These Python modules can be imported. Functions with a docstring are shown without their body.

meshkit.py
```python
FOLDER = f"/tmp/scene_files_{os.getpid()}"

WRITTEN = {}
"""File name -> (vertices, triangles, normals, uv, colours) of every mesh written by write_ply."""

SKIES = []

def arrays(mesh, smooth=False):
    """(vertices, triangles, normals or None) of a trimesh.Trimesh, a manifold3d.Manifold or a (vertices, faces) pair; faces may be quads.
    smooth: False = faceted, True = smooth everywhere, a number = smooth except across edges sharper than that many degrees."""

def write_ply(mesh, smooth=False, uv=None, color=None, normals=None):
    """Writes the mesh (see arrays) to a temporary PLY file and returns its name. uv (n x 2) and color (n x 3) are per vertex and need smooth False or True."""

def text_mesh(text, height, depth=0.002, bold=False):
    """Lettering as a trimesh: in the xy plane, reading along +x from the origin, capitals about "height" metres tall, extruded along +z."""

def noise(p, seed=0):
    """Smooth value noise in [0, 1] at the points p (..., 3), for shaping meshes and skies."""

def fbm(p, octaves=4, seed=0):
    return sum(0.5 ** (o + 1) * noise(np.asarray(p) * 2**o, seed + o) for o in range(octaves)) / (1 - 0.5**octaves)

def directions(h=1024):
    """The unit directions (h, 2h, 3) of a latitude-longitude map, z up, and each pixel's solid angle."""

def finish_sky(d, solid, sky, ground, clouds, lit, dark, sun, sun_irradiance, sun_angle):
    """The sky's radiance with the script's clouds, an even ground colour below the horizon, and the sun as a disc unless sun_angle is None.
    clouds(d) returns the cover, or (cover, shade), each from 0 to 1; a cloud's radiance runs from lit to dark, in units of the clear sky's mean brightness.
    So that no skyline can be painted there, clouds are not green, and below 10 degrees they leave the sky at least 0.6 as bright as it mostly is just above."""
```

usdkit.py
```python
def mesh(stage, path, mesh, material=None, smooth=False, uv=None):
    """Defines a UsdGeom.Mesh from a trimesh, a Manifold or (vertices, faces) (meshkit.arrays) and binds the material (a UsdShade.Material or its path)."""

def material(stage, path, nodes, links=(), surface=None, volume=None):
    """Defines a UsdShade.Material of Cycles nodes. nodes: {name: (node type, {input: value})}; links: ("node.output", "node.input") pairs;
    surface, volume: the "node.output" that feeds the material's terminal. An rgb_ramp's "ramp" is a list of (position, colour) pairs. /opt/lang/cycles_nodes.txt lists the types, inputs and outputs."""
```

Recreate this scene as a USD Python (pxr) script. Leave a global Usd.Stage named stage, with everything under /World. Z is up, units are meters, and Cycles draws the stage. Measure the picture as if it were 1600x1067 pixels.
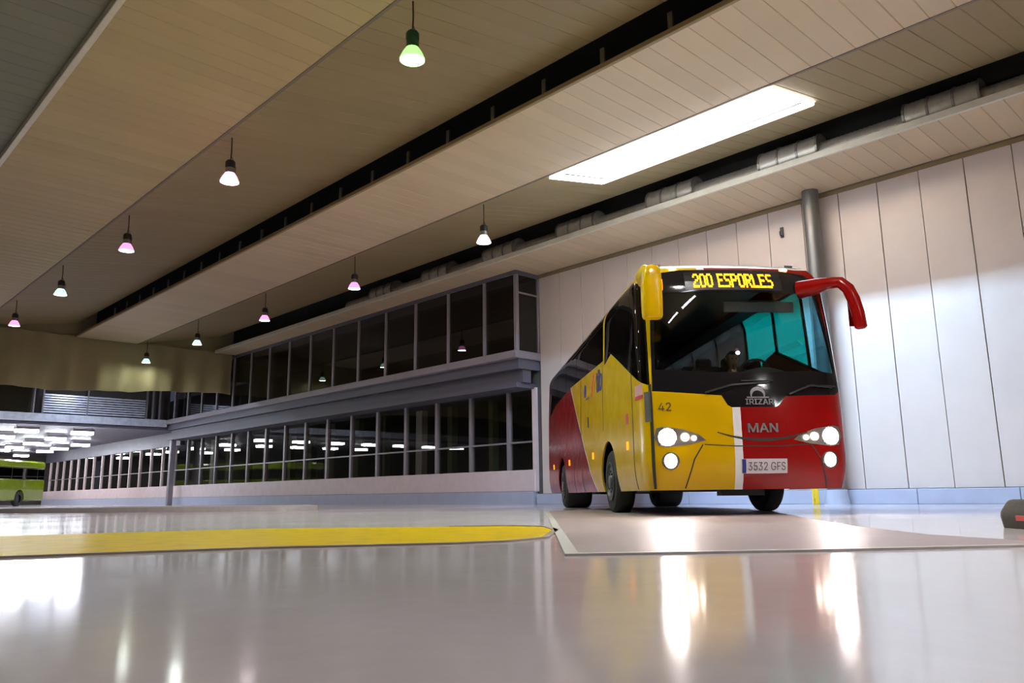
import math, random
import numpy as np
import trimesh
import shapely
import usdkit, meshkit
from shapely.geometry import Polygon, box as sbox, Point, LineString
from shapely.ops import unary_union
from pxr import Usd, UsdGeom, UsdShade, UsdLux, Gf, Sdf, Vt

random.seed(7)
RNG = np.random.default_rng(7)
stage = Usd.Stage.CreateInMemory()
UsdGeom.SetStageUpAxis(stage, UsdGeom.Tokens.z)
UsdGeom.SetStageMetersPerUnit(stage, 1.0)
UsdGeom.Xform.Define(stage, '/World')
UsdGeom.Scope.Define(stage, '/World/Looks')

# ---------------------------------------------------------------- camera, sky, exposure
EXPOSURE = 0.0
CAM_H, YAW, PITCH, ROLL, FPX = 0.30, 0.763829, 0.192988, -0.0126035, 1230.29
_f = np.array([math.sin(YAW) * math.cos(PITCH), math.cos(YAW) * math.cos(PITCH), math.sin(PITCH)])
_r = np.array([math.cos(YAW), -math.sin(YAW), 0.0])
_u = np.cross(_r, _f)
_r, _u = _r * math.cos(ROLL) + _u * math.sin(ROLL), -_r * math.sin(ROLL) + _u * math.cos(ROLL)
cam = UsdGeom.Camera.Define(stage, '/World/camera')
cam.AddTransformOp().Set(Gf.Matrix4d(*_r, 0, *_u, 0, *(-_f), 0, 0, 0, CAM_H, 1))
cam.CreateHorizontalApertureAttr(36.0)
cam.CreateVerticalApertureAttr(36.0 * 1067 / 1600)
cam.CreateFocalLengthAttr(36.0 * FPX / 1600)
cam.CreateClippingRangeAttr(Gf.Vec2f(0.02, 500))
cam.CreateExposureAttr(EXPOSURE)
# an enclosed hall at night: only a trace of light from outside
dome = UsdLux.DomeLight.Define(stage, '/World/night_sky')
dome.CreateIntensityAttr(0.02)
dome.CreateColorAttr(Gf.Vec3f(0.6, 0.7, 1.0))
# light levels (radiance) of the lamps that are built further down
L_TUBE_COOL, L_TUBE_WARM, L_TROUGH_RIM = 740.0, 46.0, 12.0
L_LENS, L_SHADE = 900.0, 3.2
L_FLUO = 42.0
L_HEAD, L_FOG, L_HEAD_IN = 260.0, 150.0, 22.0

# ---------------------------------------------------------------- helpers
TAKEN = {}


def numbered(parent, name):
    k = TAKEN.get((parent, name), 0)
    TAKEN[(parent, name)] = k + 1
    return name if k == 0 else f'{name}_{k:03d}'


def ppath(parent):
    return '/World' if parent is None else str(parent.GetPath())


def props(p, label=None, cat=None, group=None, kind=None):
    for k, v in (('label', label), ('category', cat), ('group', group), ('kind', kind)):
        if v:
            p.SetCustomDataByKey(k, v)
    return p


def obj(name, mesh, mat, parent=None, smooth=False, **kw):
    pp = ppath(parent)
    m = usdkit.mesh(stage, f'{pp}/{numbered(pp, name)}', mesh, mat, smooth=smooth)
    return props(m.GetPrim(), **kw)


def thing(name, loc=(0, 0, 0), rotz=0.0, parent=None, **kw):
    pp = ppath(parent)
    x = UsdGeom.Xform.Define(stage, f'{pp}/{numbered(pp, name)}')
    x.AddTranslateOp().Set(Gf.Vec3d(*map(float, loc)))
    if rotz:
        x.AddRotateZOp().Set(float(rotz))
    return props(x.GetPrim(), **kw)


def cat(ms):
    return trimesh.util.concatenate([m for m in ms if m is not None])


def bx(x0, x1, y0, y1, z0, z1):
    m = trimesh.creation.box((abs(x1 - x0), abs(y1 - y0), abs(z1 - z0)))
    m.apply_translation(((x0 + x1) / 2, (y0 + y1) / 2, (z0 + z1) / 2))
    return m


def rbox(x0, x1, y0, y1, z0, z1, r=0.02):
    """A box with chamfered edges."""
    r = min(r, abs(x1 - x0) * .45, abs(y1 - y0) * .45, abs(z1 - z0) * .45)
    pts = []
    for a in (0, 1):
        for b in (0, 1):
            for c in (0, 1):
                p = np.array([(x0, x1)[a], (y0, y1)[b], (z0, z1)[c]], float)
                s = np.array([1 - 2 * a, 1 - 2 * b, 1 - 2 * c], float) * r
                for k in range(3):
                    q = p + s
                    q[k] = p[k]
                    pts.append(q)
    return trimesh.convex.convex_hull(np.array(pts))


def hexa(p):
    """A solid from 8 corners (any convex)."""
    return trimesh.convex.convex_hull(np.array(p, float))


def lathe(profile, n=24, axis='z'):
    m = trimesh.creation.revolve(np.array(profile, float), sections=n)
    if axis == 'y':
        m.apply_transform(trimesh.transformations.rotation_matrix(math.pi / 2, [1, 0, 0]))
    if axis == 'x':
        m.apply_transform(trimesh.transformations.rotation_matrix(math.pi / 2, [0, 1, 0]))
    return m


def cyl(p, q, r, n=12, r2=None):
    """A (tapered) rod from p to q."""
    p, q = np.array(p, float), np.array(q, float)
    d = q - p
    L = np.linalg.norm(d)
    d /= L
    a = np.cross(d, [0, 0, 1.0] if abs(d[2]) < .9 else [1.0, 0, 0])
    a /= np.linalg.norm(a)
    b = np.cross(d, a)
    t = np.arange(n) / n * 2 * math.pi
    ring = np.cos(t)[:, None] * a + np.sin(t)[:, None] * b
    v = np.vstack([p + ring * r, q + ring * (r if r2 is None else r2), [p], [q]])
    f = []
    for i in range(n):
        j = (i + 1) % n
        f += [[i, n + i, j], [j, n + i, n + j], [2 * n, i, j], [2 * n + 1, n + j, n + i]]
    m = trimesh.Trimesh(v, f, process=False)
    m.fix_normals()
    return m


def tube(path, radii, n=14, flat=1.0, up=(0, 1, 0)):
    """A swept tube with round caps along a path; flat squeezes it along the up axis."""
    P = np.array(path, float)
    R = np.broadcast_to(np.array(radii, float), (len(P),))
    T = np.gradient(P, axis=0)
    T /= np.linalg.norm(T, axis=1, keepdims=True)
    v = []
    t = np.arange(n) / n * 2 * math.pi
    for p, d, r in zip(P, T, R):
        a = np.cross(d, up)
        a /= np.linalg.norm(a)
        b = np.cross(a, d)
        v.append(p + r * (np.cos(t)[:, None] * a + flat * np.sin(t)[:, None] * b))
    v = np.vstack(v + [[P[0]], [P[-1]]])
    m = len(P)
    f = []
    for k in range(m - 1):
        for i in range(n):
            j = (i + 1) % n
            f += [[k * n + i, k * n + j, k * n + n + i], [k * n + j, k * n + n + j, k * n + n + i]]
    for i in range(n):
        j = (i + 1) % n
        f += [[m * n, j, i], [m * n + 1, (m - 1) * n + i, (m - 1) * n + j]]
    g = trimesh.Trimesh(v, f, process=False)
    g.fix_normals()
    return g


def prism(poly, z0, z1):
    if not isinstance(poly, Polygon):
        poly = Polygon(poly)
    m = trimesh.creation.extrude_polygon(poly, z1 - z0, engine='earcut')
    m.apply_translation((0, 0, z0))
    return m


# ---------------------------------------------------------------- materials
def M(name, color, rough=.5, metal=0.0, var=.08, scale=3.0, bump=0.0, bscale=40.0, **extra):
    """Principled with a little noise in its colour and roughness."""
    c = np.array(color, float)
    nodes = {
        'pos': ('geometry', {}),
        'n': ('noise_texture', {'scale': scale, 'detail': 4.0, 'roughness': .6}),
        'ramp': ('rgb_ramp', {'ramp': [(.25, c * (1 - var)), (.75, np.minimum(c * (1 + var), 1))]}),
        'rr': ('map_range', {'from_min': .3, 'from_max': .7, 'to_min': max(rough * .85, .0), 'to_max': min(rough * 1.15, 1)}),
        'p': ('principled_bsdf', {'metallic': metal, **extra})}
    links = [('pos.position', 'n.vector'), ('n.fac', 'ramp.fac'), ('ramp.color', 'p.base_color'), ('n.fac', 'rr.value'), ('rr.result', 'p.roughness')]
    if bump:
        nodes['bn'] = ('noise_texture', {'scale': bscale, 'detail': 3.0})
        nodes['b'] = ('bump', {'strength': bump, 'distance': .01})
        links += [('pos.position', 'bn.vector'), ('bn.fac', 'b.height'), ('b.normal', 'p.normal')]
    return usdkit.material(stage, f'/World/Looks/{name}', nodes, links, surface='p.BSDF')


def EM(name, color, strength):
    return usdkit.material(stage, f'/World/Looks/{name}', {'e': ('emission', {'color': color, 'strength': strength})}, [], surface='e.emission')


def GLASS(name, tint, rough=0.0, ior=1.5, gloss=(1, 1, 1)):
    """A window pane: lets light through, mirrors by fresnel."""
    return usdkit.material(stage, f'/World/Looks/{name}', {
        't': ('transparent_bsdf', {'color': tint}), 'g': ('glossy_bsdf', {'color': gloss, 'roughness': rough}),
        'f': ('fresnel', {'IOR': ior}), 'geo': ('geometry', {}), 'front': ('math', {'math_type': 'subtract', 'value1': 1.0}),
        'k': ('math', {'math_type': 'multiply'}), 'm': ('mix_closure', {})},
        [('geo.backfacing', 'front.value2'), ('front.value', 'k.value1'), ('f.fac', 'k.value2'), ('k.value', 'm.fac'), ('t.BSDF', 'm.closure1'), ('g.BSDF', 'm.closure2')], surface='m.closure')


def floor_material(name, c1, c2, rough, spec=.5, ior=1.5, streak=.0):
    return usdkit.material(stage, f'/World/Looks/{name}', {
        'pos': ('geometry', {}),
        'big': ('noise_texture', {'scale': .35, 'detail': 5.0, 'roughness': .6}),
        'fine': ('noise_texture', {'scale': 9.0, 'detail': 4.0, 'roughness': .65}),
        'mixn': ('math', {'math_type': 'multiply_add', 'value2': .35, 'value3': 0.0}),
        'sum': ('math', {'math_type': 'add'}),
        'ramp': ('rgb_ramp', {'ramp': [(.35, c1), (.95, c2)]}),
        'rr': ('map_range', {'from_min': .3, 'from_max': .7, 'to_min': rough * .8, 'to_max': rough * 1.25}),
        'b': ('bump', {'strength': .04, 'distance': .004}),
        'p': ('principled_bsdf', {'specular_ior_level': spec, 'ior': ior})},
        [('pos.position', 'big.vector'), ('pos.position', 'fine.vector'), ('fine.fac', 'mixn.value1'), ('mixn.value', 'sum.value1'), ('big.fac', 'sum.value2'),
         ('sum.value', 'ramp.fac'), ('ramp.color', 'p.base_color'), ('big.fac', 'rr.value'), ('rr.result', 'p.roughness'), ('fine.fac', 'b.height'), ('b.normal', 'p.normal')],
        surface='p.BSDF')




def planks_material(name, color, rough, var=.07):
    c = np.array(color, float)
    return usdkit.material(stage, f'/World/Looks/{name}', {
        'pos': ('geometry', {}), 'o': ('object_info', {}),
        'n': ('noise_texture', {'scale': 1.2, 'detail': 4.0}),
        'a': ('math', {'math_type': 'multiply_add', 'value2': .55, 'value3': 0.0}),
        'b': ('math', {'math_type': 'multiply_add', 'value2': .45}),
        'ramp': ('rgb_ramp', {'ramp': [(.1, c * (1 - var)), (.9, c * (1 + var))]}),
        'p': ('principled_bsdf', {'roughness': rough})},
        [('pos.position', 'n.vector'), ('o.random', 'a.value1'), ('n.fac', 'b.value1'), ('a.value', 'b.value3'), ('b.value', 'ramp.fac'), ('ramp.color', 'p.base_color')], surface='p.BSDF')


MAT = dict(
    floor=floor_material('floor_polished', (.64, .58, .585), (.76, .70, .70), .11, .5, 1.9),
    lane=floor_material('lane_concrete', (.27, .20, .20), (.38, .29, .29), .45, .5, 1.5),
    yellow_floor=M('yellow_floor_paint', (.68, .46, .0), .35, var=.08, scale=5, specular_ior_level=.03),
    kerb=M('kerb_concrete', (.50, .47, .45), .5, var=.1, scale=6),
    kerb_dark=M('kerb_edge', (.30, .24, .20), .6),
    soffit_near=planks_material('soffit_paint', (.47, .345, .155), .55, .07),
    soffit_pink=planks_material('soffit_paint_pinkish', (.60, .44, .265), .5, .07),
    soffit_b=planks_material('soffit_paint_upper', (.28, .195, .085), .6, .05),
    soffit_joint=M('soffit_joint', (.40, .30, .14), .7),
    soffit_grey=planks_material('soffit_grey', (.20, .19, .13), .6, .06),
    soffit_edge=M('soffit_edge_trim', (.66, .60, .47), .4),
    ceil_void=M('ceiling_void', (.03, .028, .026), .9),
    seam=M('seam_strip', (.20, .15, .10), .7),
    wall_panel=M('wall_panel_enamel', (.68, .575, .505), .38, var=.025, scale=1.2),
    wall_far=M('wall_far_grey', (.13, .115, .10), .6),
    wall_back=M('joint_shadow', (.10, .09, .085), .8),
    plinth=M('plinth_grey', (.44, .46, .56), .45, var=.08, scale=2),
    curtain=M('curtain_cloth', (.46, .385, .20), .85, var=.08, scale=1.5),
    frame=M('window_frame_alu', (.29, .25, .265), .4, metal=.2, var=.05),
    cornice=M('cornice_grey', (.11, .10, .125), .45, var=.08),
    sill=M('sill_white', (.76, .61, .59), .35, var=.04),
    inside_dark=M('interior_dark', (.10, .08, .07), .8),
    inside_mid=M('interior_beige', (.22, .20, .13), .8),
    duct=M('duct_galvanised', (.52, .48, .42), .38, metal=.65, var=.10, scale=6),
    duct_ring=M('duct_collar', (.30, .28, .25), .4, metal=.7),
    steel=M('column_steel', (.20, .19, .175), .42, metal=.6, var=.06),
    black=M('black_plastic', (.018, .017, .018), .35),
    rubber=M('tyre_rubber', (.022, .021, .021), .75, bump=.3),
    rim=M('rim_steel', (.09, .09, .095), .4, metal=.5),
    yellow=M('bus_yellow', (.66, .40, .001), .2, var=.015, coat_weight=.1, specular_ior_level=.3),
    red=M('bus_red', (.27, .004, .003), .2, var=.015, coat_weight=.1, specular_ior_level=.3),
    white=M('bus_white', (.80, .79, .78), .18, var=.01, coat_weight=.1, specular_ior_level=.3),
    mask=M('bus_black_gloss', (.010, .009, .011), .07, var=.0),
    gasket=M('bus_seam', (.03, .028, .02), .6),
    chrome=M('chrome_letters', (.62, .60, .60), .22, metal=.9),
    grey_logo=M('grey_letters', (.20, .18, .19), .3, metal=.4),
    plate=M('plate_white', (.62, .57, .58), .4),
    plate_ink=M('plate_ink', (.12, .10, .10), .5),
    blue=M('print_blue', (.02, .03, .22), .4),
    tib_red=M('print_red', (.55, .02, .03), .4),
    tib_orange=M('print_orange', (.75, .16, .01), .4),
    pink=M('print_pink', (.60, .30, .32), .5),
    num=M('print_number', (.10, .06, .05), .4),
    lampbody=M('lamp_housing', (.020, .018, .020), .4),
    lampgreen=M('lamp_housing_green', (.006, .06, .025), .35),
    cable=M('lamp_cable', (.055, .035, .022), .6),
    visor=M('sun_visor_grey', (.17, .16, .17), .7),
    seat=M('seat_fabric', (.045, .06, .06), .9),
    dash=M('dashboard', (.022, .020, .024), .6),
    teal=M('teal_curtain', (.02, .30, .26), .8),
    skin=M('skin', (.42, .24, .17), .6),
    shirt=M('driver_shirt', (.05, .05, .07), .9),
    hair=M('hair', (.02, .015, .012), .8),
    bus2=M('far_bus_green', (.15, .21, .001), .22, var=.02, coat_weight=.5),
    yguard=M('guard_yellow', (.85, .58, .01), .35),
    stop=M('stop_rubber', (.060, .048, .036), .7, bump=.4, bscale=25),
    reflector=M('red_reflector', (.55, .03, .02), .3),
    shaft=M('light_shaft_white', (.86, .87, .88), .5, var=.01),
    louvre=M('louvre_alu', (.72, .72, .80), .3, metal=.4),
    glass_up=GLASS('glass_upper', (.5, .48, .46), 0.0, 1.55),
    glass_low=GLASS('glass_lower', (.72, .74, .70), 0.0, 1.55),
    glass_shield=GLASS('glass_windshield', (.80, .86, .84), 0.0, 1.52),
    glass_side=GLASS('glass_side_dark', (.18, .18, .18), 0.0, 1.5),
    glass_teal=GLASS('glass_side_teal', (.05, .52, .50), 0.0, 1.5),
    glass_lens=GLASS('glass_lens', (.92, .92, .92), 0.0, 1.5),
    glass_cab=GLASS('glass_cab_window', (.42, .72, .82), 0.0, 1.5),
    mirror=M('mirror_glass', (.7, .7, .72), .03, metal=1.0, var=0),
    led=EM('led_orange', (1.0, .27, .008), 5.5),
    marker=EM('marker_orange', (1.0, .20, .01), 3.0),
    head=EM('headlight_beam', (1.0, .93, .90), L_HEAD),
    head_in=EM('headlight_inner', (1.0, .78, .62), L_HEAD_IN),
    fog=EM('fog_beam', (1.0, .84, .74), L_FOG),
    clear=EM('clearance_lamp', (1.0, .62, .25), 12.0),
    tube_cool=EM('tube_cool', (.40, .66, 1.0), L_TUBE_COOL),
    tube_warm=EM('tube_warm', (1.0, .78, .55), L_TUBE_WARM),
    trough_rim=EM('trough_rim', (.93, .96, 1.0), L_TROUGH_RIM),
    teal_light=EM('teal_light', (.0, .80, .66), .35),
    fluo=EM('fluorescent', (.86, .90, 1.0), L_FLUO),
)
TINTS = {'green': ((.72, 1.0, .74), (.20, 1.0, .12)), 'pink': ((1.0, .86, .95), (1.0, .32, .72)), 'white': ((1.0, .97, .95), (1.0, .80, .78)), 'cool': ((.66, .80, 1.0), (.6, .75, 1.0)), 'mint': ((.88, 1.0, .92), (.50, 1.0, .72))}
for k, (a, b) in TINTS.items():
    for lv, q in (('full', 1.0), ('dim', .15), ('low', .10)):
        MAT[f'lens_{k}_{lv}'] = EM(f'lamp_lens_{k}_{lv}', a, L_LENS * q)
        MAT[f'shade_{k}_{lv}'] = EM(f'lamp_shade_{k}_{lv}', b, L_SHADE * q ** .35)

# ---------------------------------------------------------------- the hall: floor
Y0, Y1, YEND = -22.0, 40.0, 84.0
XL, XR = -10.0, 19.0
fl = thing('floor', kind='structure', label='polished pinkish grey floor of the bus hall, mirror-like in front')
obj('slab', bx(XL, XR + .4, Y0, YEND, -.3, 0), MAT['floor'], fl)
lane = Polygon([(10.6, 10.2), (3.03, 2.75), (3.92, 1.99), (4.93, 1.25), (5.41, 1.36), (5.84, 2.04), (7.01, 3.07), (8.41, 4.09), (9.9, 5.1), (13.2, 7.6), (14.6, 9.4), (14.2, 11.2)])
obj('lane', prism(lane, 0.0, .006), MAT['lane'], fl, label='matte brownish grey concrete lane the coach drives on')
edge = LineString([(10.6, 10.2), (3.03, 2.75), (3.92, 1.99), (4.93, 1.25)]).buffer(.035, cap_style=2, join_style=2)
obj('lane_edge', prism(edge, 0.0, .012), MAT['kerb'], fl, label='pale edging strip of the lane')
yl = Polygon([(-2.0, 6.3), (1.04, 5.12), (2.29, 4.68), (3.3, 4.02), (3.66, 3.90), (4.1, 4.0), (5.0, 4.75), (5.5, 5.35), (5.45, 5.75), (3.78, 7.6), (1.66, 8.25), (-2.0, 9.6)])
ylr = yl.buffer(-.15).buffer(.15)
obj('yellow_marking', prism(ylr, 0.0, .006), MAT['yellow_floor'], fl, label='broad yellow painted band across the shiny floor')
obj('marking_edge', prism(ylr.buffer(.05).difference(ylr.buffer(.002)).intersection(sbox(-2, 3.6, 5.6, 6.2)), 0.0, .012), MAT['kerb_dark'], fl, label='brown edging of the yellow band')
isl = Polygon([(9.05, 17.3), (7.7, 19.8), (3.5, 28), (5.5, 30), (11.3, 20.0), (10.2, 17.6)]).buffer(-.3).buffer(.3)
obj('traffic_island', prism(isl, 0, .12), MAT['kerb'], None, label='low pale raised kerb island on the floor before the window front', cat='kerb island')

# ---------------------------------------------------------------- the hall: right wall of panels
wr = thing('wall_right', kind='structure', label='white wall of tall enamelled panels behind the coach')
obj('backing', bx(XR + .05, XR + .35, -14, 18.9, 0, 9.6), MAT['wall_back'], wr)
PW = .961
n = 0
for k in range(-16, 19):
    ya = .20 + k * PW
    if ya > 18.2:
        break
    d = random.uniform(-.006, .006)
    yb = min(ya + PW - .016, 18.66)
    obj('panel', rbox(XR + d, XR + .06, ya, yb, .345, 7.85, .006), MAT['wall_panel'], wr)
obj('cover_strip', bx(XR - .02, XR + .04, -14, 18.6, 7.68, 7.80), MAT['soffit_b'], wr, label='beige strip along the top of the wall')
bs = thing('baseboard_right', kind='structure', label='blue-grey plinth along the foot of the panel wall')
for k in range(16):
    ya = -13.3 + k * 2.0
    obj('plinth_block', rbox(XR - .16, XR + .08, ya, min(ya + 1.99, 18.6), 0, .335, .012), MAT['plinth'], bs)

# unseen sides of the hall
obj('wall_left', bx(XL - .3, XL, Y0, YEND, 0, 9), MAT['wall_far'], kind='structure', label='plain wall on the far left of the hall')
obj('wall_front', bx(XL, XR + .4, Y0 - .3, Y0, 0, 9), MAT['wall_far'], kind='structure', label='plain wall behind the viewer')
obj('wall_back', bx(XL, XR + 5, YEND, YEND + .3, 0, 9), MAT['inside_dark'], kind='structure', label='dark wall closing the far end of the hall')

# ---------------------------------------------------------------- the hall: sawtooth ceiling of planks along x
PITCH_P = .40
SKY = (13.03, 15.0, 6.55, 12.2)


def soffit(label, x0, z0, x1, z1, mat, ya, yb, hole=None, groove=.007):
    c = thing('ceiling', kind='structure', label=label)
    k0 = int(math.floor(ya / PITCH_P))
    k1 = int(math.ceil(yb / PITCH_P))
    zf = lambda x: z0 + (z1 - z0) * (x - x0) / (x1 - x0)

    def plank(xa, xb, a, b):
        pts = []
        g = .014
        for x in (xa, xb):
            z = zf(x)
            # a shallow tray: bevelled long edges
            pts += [(x, a, z + .04), (x, b, z + .04), (x, a, z + groove), (x, b, z + groove), (x, a + g, z), (x, b - g, z)]
        obj('plank', hexa(pts), mat, c)
    for k in range(k0, k1):
        a, b = k * PITCH_P + .002, (k + 1) * PITCH_P - .002
        if hole and b > hole[2] and a < hole[3]:
            if a < hole[2] - .02:
                plank(x0, x1, a, hole[2])
                a = hole[2]
            if b > hole[3] + .02:
                plank(x0, x1, hole[3], b)
                b = hole[3]
            if hole[0] - x0 > .03:
                plank(x0, hole[0], a, b)
            plank(hole[1], x1, a, b)
        else:
            plank(x0, x1, a, b)
    bk = hexa([(x, y, zf(x) + dz) for x in (x0, x1) for y in (ya, yb) for dz in (.045, .09)])
    if hole:
        ps = sbox(x0, ya, x1, yb).difference(sbox(hole[0], hole[2], hole[1], hole[3]))
        bk = prism(ps, 0, .04)
        bk.vertices[:, 2] += zf(bk.vertices[:, 0]) + .045
    obj('backing_sheet', bk, MAT['soffit_joint'], c)
    return c


ZS = 7.8
soffit('plank soffit along the foot of the window front and panel wall, lowest of the ceiling steps', 16.85, ZS, 18.98, ZS, MAT['soffit_pink'], -4, Y1)
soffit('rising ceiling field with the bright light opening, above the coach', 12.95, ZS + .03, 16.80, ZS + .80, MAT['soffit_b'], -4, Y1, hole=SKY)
soffit('flat plank soffit in the middle of the ceiling, between two rows of lamps', 10.2, ZS, 12.90, ZS, MAT['soffit_pink'], -4, Y1)
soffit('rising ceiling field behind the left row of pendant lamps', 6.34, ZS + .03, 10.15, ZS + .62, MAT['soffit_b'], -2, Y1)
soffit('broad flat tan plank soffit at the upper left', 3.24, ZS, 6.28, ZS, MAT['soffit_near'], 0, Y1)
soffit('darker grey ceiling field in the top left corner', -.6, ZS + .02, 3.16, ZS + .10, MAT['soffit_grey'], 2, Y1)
obj('ceiling', bx(XL, -.65, Y0, Y1, ZS + .1, ZS + .2), MAT['soffit_grey'], kind='structure', label='grey ceiling on the far left, outside the planked fields')
obj('ceiling', bx(-.6, XR + .3, Y0, -4.2, ZS + .1, ZS + .2), MAT['soffit_b'], kind='structure', label='ceiling behind the viewer')
obj('ceiling', bx(XL, XR + .3, Y0, Y1 + .6, 11.2, 11.3), MAT['ceil_void'], kind='structure', label='dark roof slab above the planked ceiling')
obj('ceiling', bx(XL, XR + 4.5, 49.3, YEND, 4.45, 4.6), MAT['cornice'], kind='structure', label='low dark ceiling beyond the bridge, carrying the light panels')

obj('ceiling', bx(XL, XR + .3, 40.6, 49.6, 8.6, 8.7), MAT['cornice'], kind='structure', label='dark ceiling between the valance and the bridge')
tr = 0


def trim(label, mesh, mat):
    global tr
    tr += 1
    return obj(f'trim_{tr}', mesh, mat, kind='structure', label=label)


trim('metal lip along the lower edge of the step above the coach', rbox(16.78, 16.86, -4, Y1, ZS - .01, ZS + .15, .01), MAT['soffit_edge'])
trim('metal lip along the lower edge of the middle ceiling step', rbox(10.13, 10.21, -4, Y1, ZS - .01, ZS + .09, .01), MAT['soffit_b'])
trim('pale lip along the left edge of the broad tan soffit', rbox(3.14, 3.25, 0, Y1, ZS - .03, ZS + .13, .01), MAT['soffit_edge'])
trim('brown seam between the middle soffit and the field with the light opening', bx(12.90, 12.96, -4, Y1, ZS - .012, ZS + .06), MAT['seam'])
trim('brown seam where the left row of lamps hangs', bx(6.28, 6.34, -2, Y1, ZS - .012, ZS + .06), MAT['seam'])
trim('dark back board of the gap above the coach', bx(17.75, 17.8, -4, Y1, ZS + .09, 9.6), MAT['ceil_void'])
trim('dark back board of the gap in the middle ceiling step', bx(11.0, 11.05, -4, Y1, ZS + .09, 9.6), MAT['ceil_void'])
trim('wall cover strip under the soffit edge', bx(18.94, 19.0, -4, 18.6, ZS - .02, ZS + .05), MAT['seam'])

# light trough in the ceiling above the coach: white shaft with two long tube lamps
lt = thing('light_trough', (0, 0, 0), label='large glowing white rectangular light opening in the ceiling above the coach', cat='ceiling light')
x0, x1, ya, yb = SKY
zl, zr = 7.86, 8.26
obj('shaft', cat([bx(x0 - .05, x0, ya - .05, yb + .05, zl - .02, 10.6), bx(x1, x1 + .05, ya - .05, yb + .05, zr - .02, 10.6), bx(x0 - .05, x1 + .05, ya - .05, yb + .05, 10.6, 10.65)] + [hexa([(x, y, z) for x, zb in ((x0, zl), (x1, zr)) for y in yy_ for z in (zb, 10.6)]) for yy_ in ((ya - .05, ya), (yb, yb + .05))]), MAT['shaft'], lt)


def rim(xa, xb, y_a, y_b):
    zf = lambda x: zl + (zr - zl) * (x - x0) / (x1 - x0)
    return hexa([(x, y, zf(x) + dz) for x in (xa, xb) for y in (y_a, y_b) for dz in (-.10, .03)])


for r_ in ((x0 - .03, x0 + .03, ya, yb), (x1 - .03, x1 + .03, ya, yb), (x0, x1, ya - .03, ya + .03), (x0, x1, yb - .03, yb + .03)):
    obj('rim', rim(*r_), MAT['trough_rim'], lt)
for z, mt in ((9.70, 'tube_cool'), (8.62, 'tube_warm')):
    obj('tube_lamp', rbox(x0 + .04, x0 + .14, ya + .15, yb - .15, z - .09, z + .09, .03), MAT[mt], lt)

# ventilation duct in the gap above the coach
vd = thing('ventilation_duct', (17.30, 0, 8.16), label='round galvanised spiral duct lying in the ceiling gap above the coach', cat='duct')
yy = 0.6
k = 0
while yy < 26:
    big = (k % 2 == 0)
    L = 1.5 if big else 1.9
    r_ = .36 if big else .26
    seg = []
    nr = int(L / .10)
    prof = []
    for i in range(nr + 1):
        prof += [(r_, i * L / nr), (r_ + .008, (i + .5) * L / nr)]
    prof = [(0.001, 0)] + prof[:-1] + [(0.001, L)]
    m = lathe(prof, 20)
    m.apply_transform(trimesh.transformations.rotation_matrix(-math.pi / 2, [1, 0, 0]))
    m.apply_translation((0, yy, -.27 + r_ - .06))
    obj('duct_section', m, MAT['duct'], vd, smooth=50)
    if big:
        for q in (.02, .5, 1.0, 1.48):
            rg = lathe([(r_ - .01, 0), (r_ + .025, 0), (r_ + .025, .05), (r_ - .01, .05)], 20)
            rg.apply_transform(trimesh.transformations.rotation_matrix(-math.pi / 2, [1, 0, 0]))
            rg.apply_translation((0, yy + q - .025, -.27 + r_ - .06))
            obj('collar', rg, MAT['duct_ring'], vd)
    yy += L
    k += 1
ed = thing('cable_tray', (10.62, 0, 7.92), label='dark cable tray with hangers in the middle ceiling gap', cat='cable tray')
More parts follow.
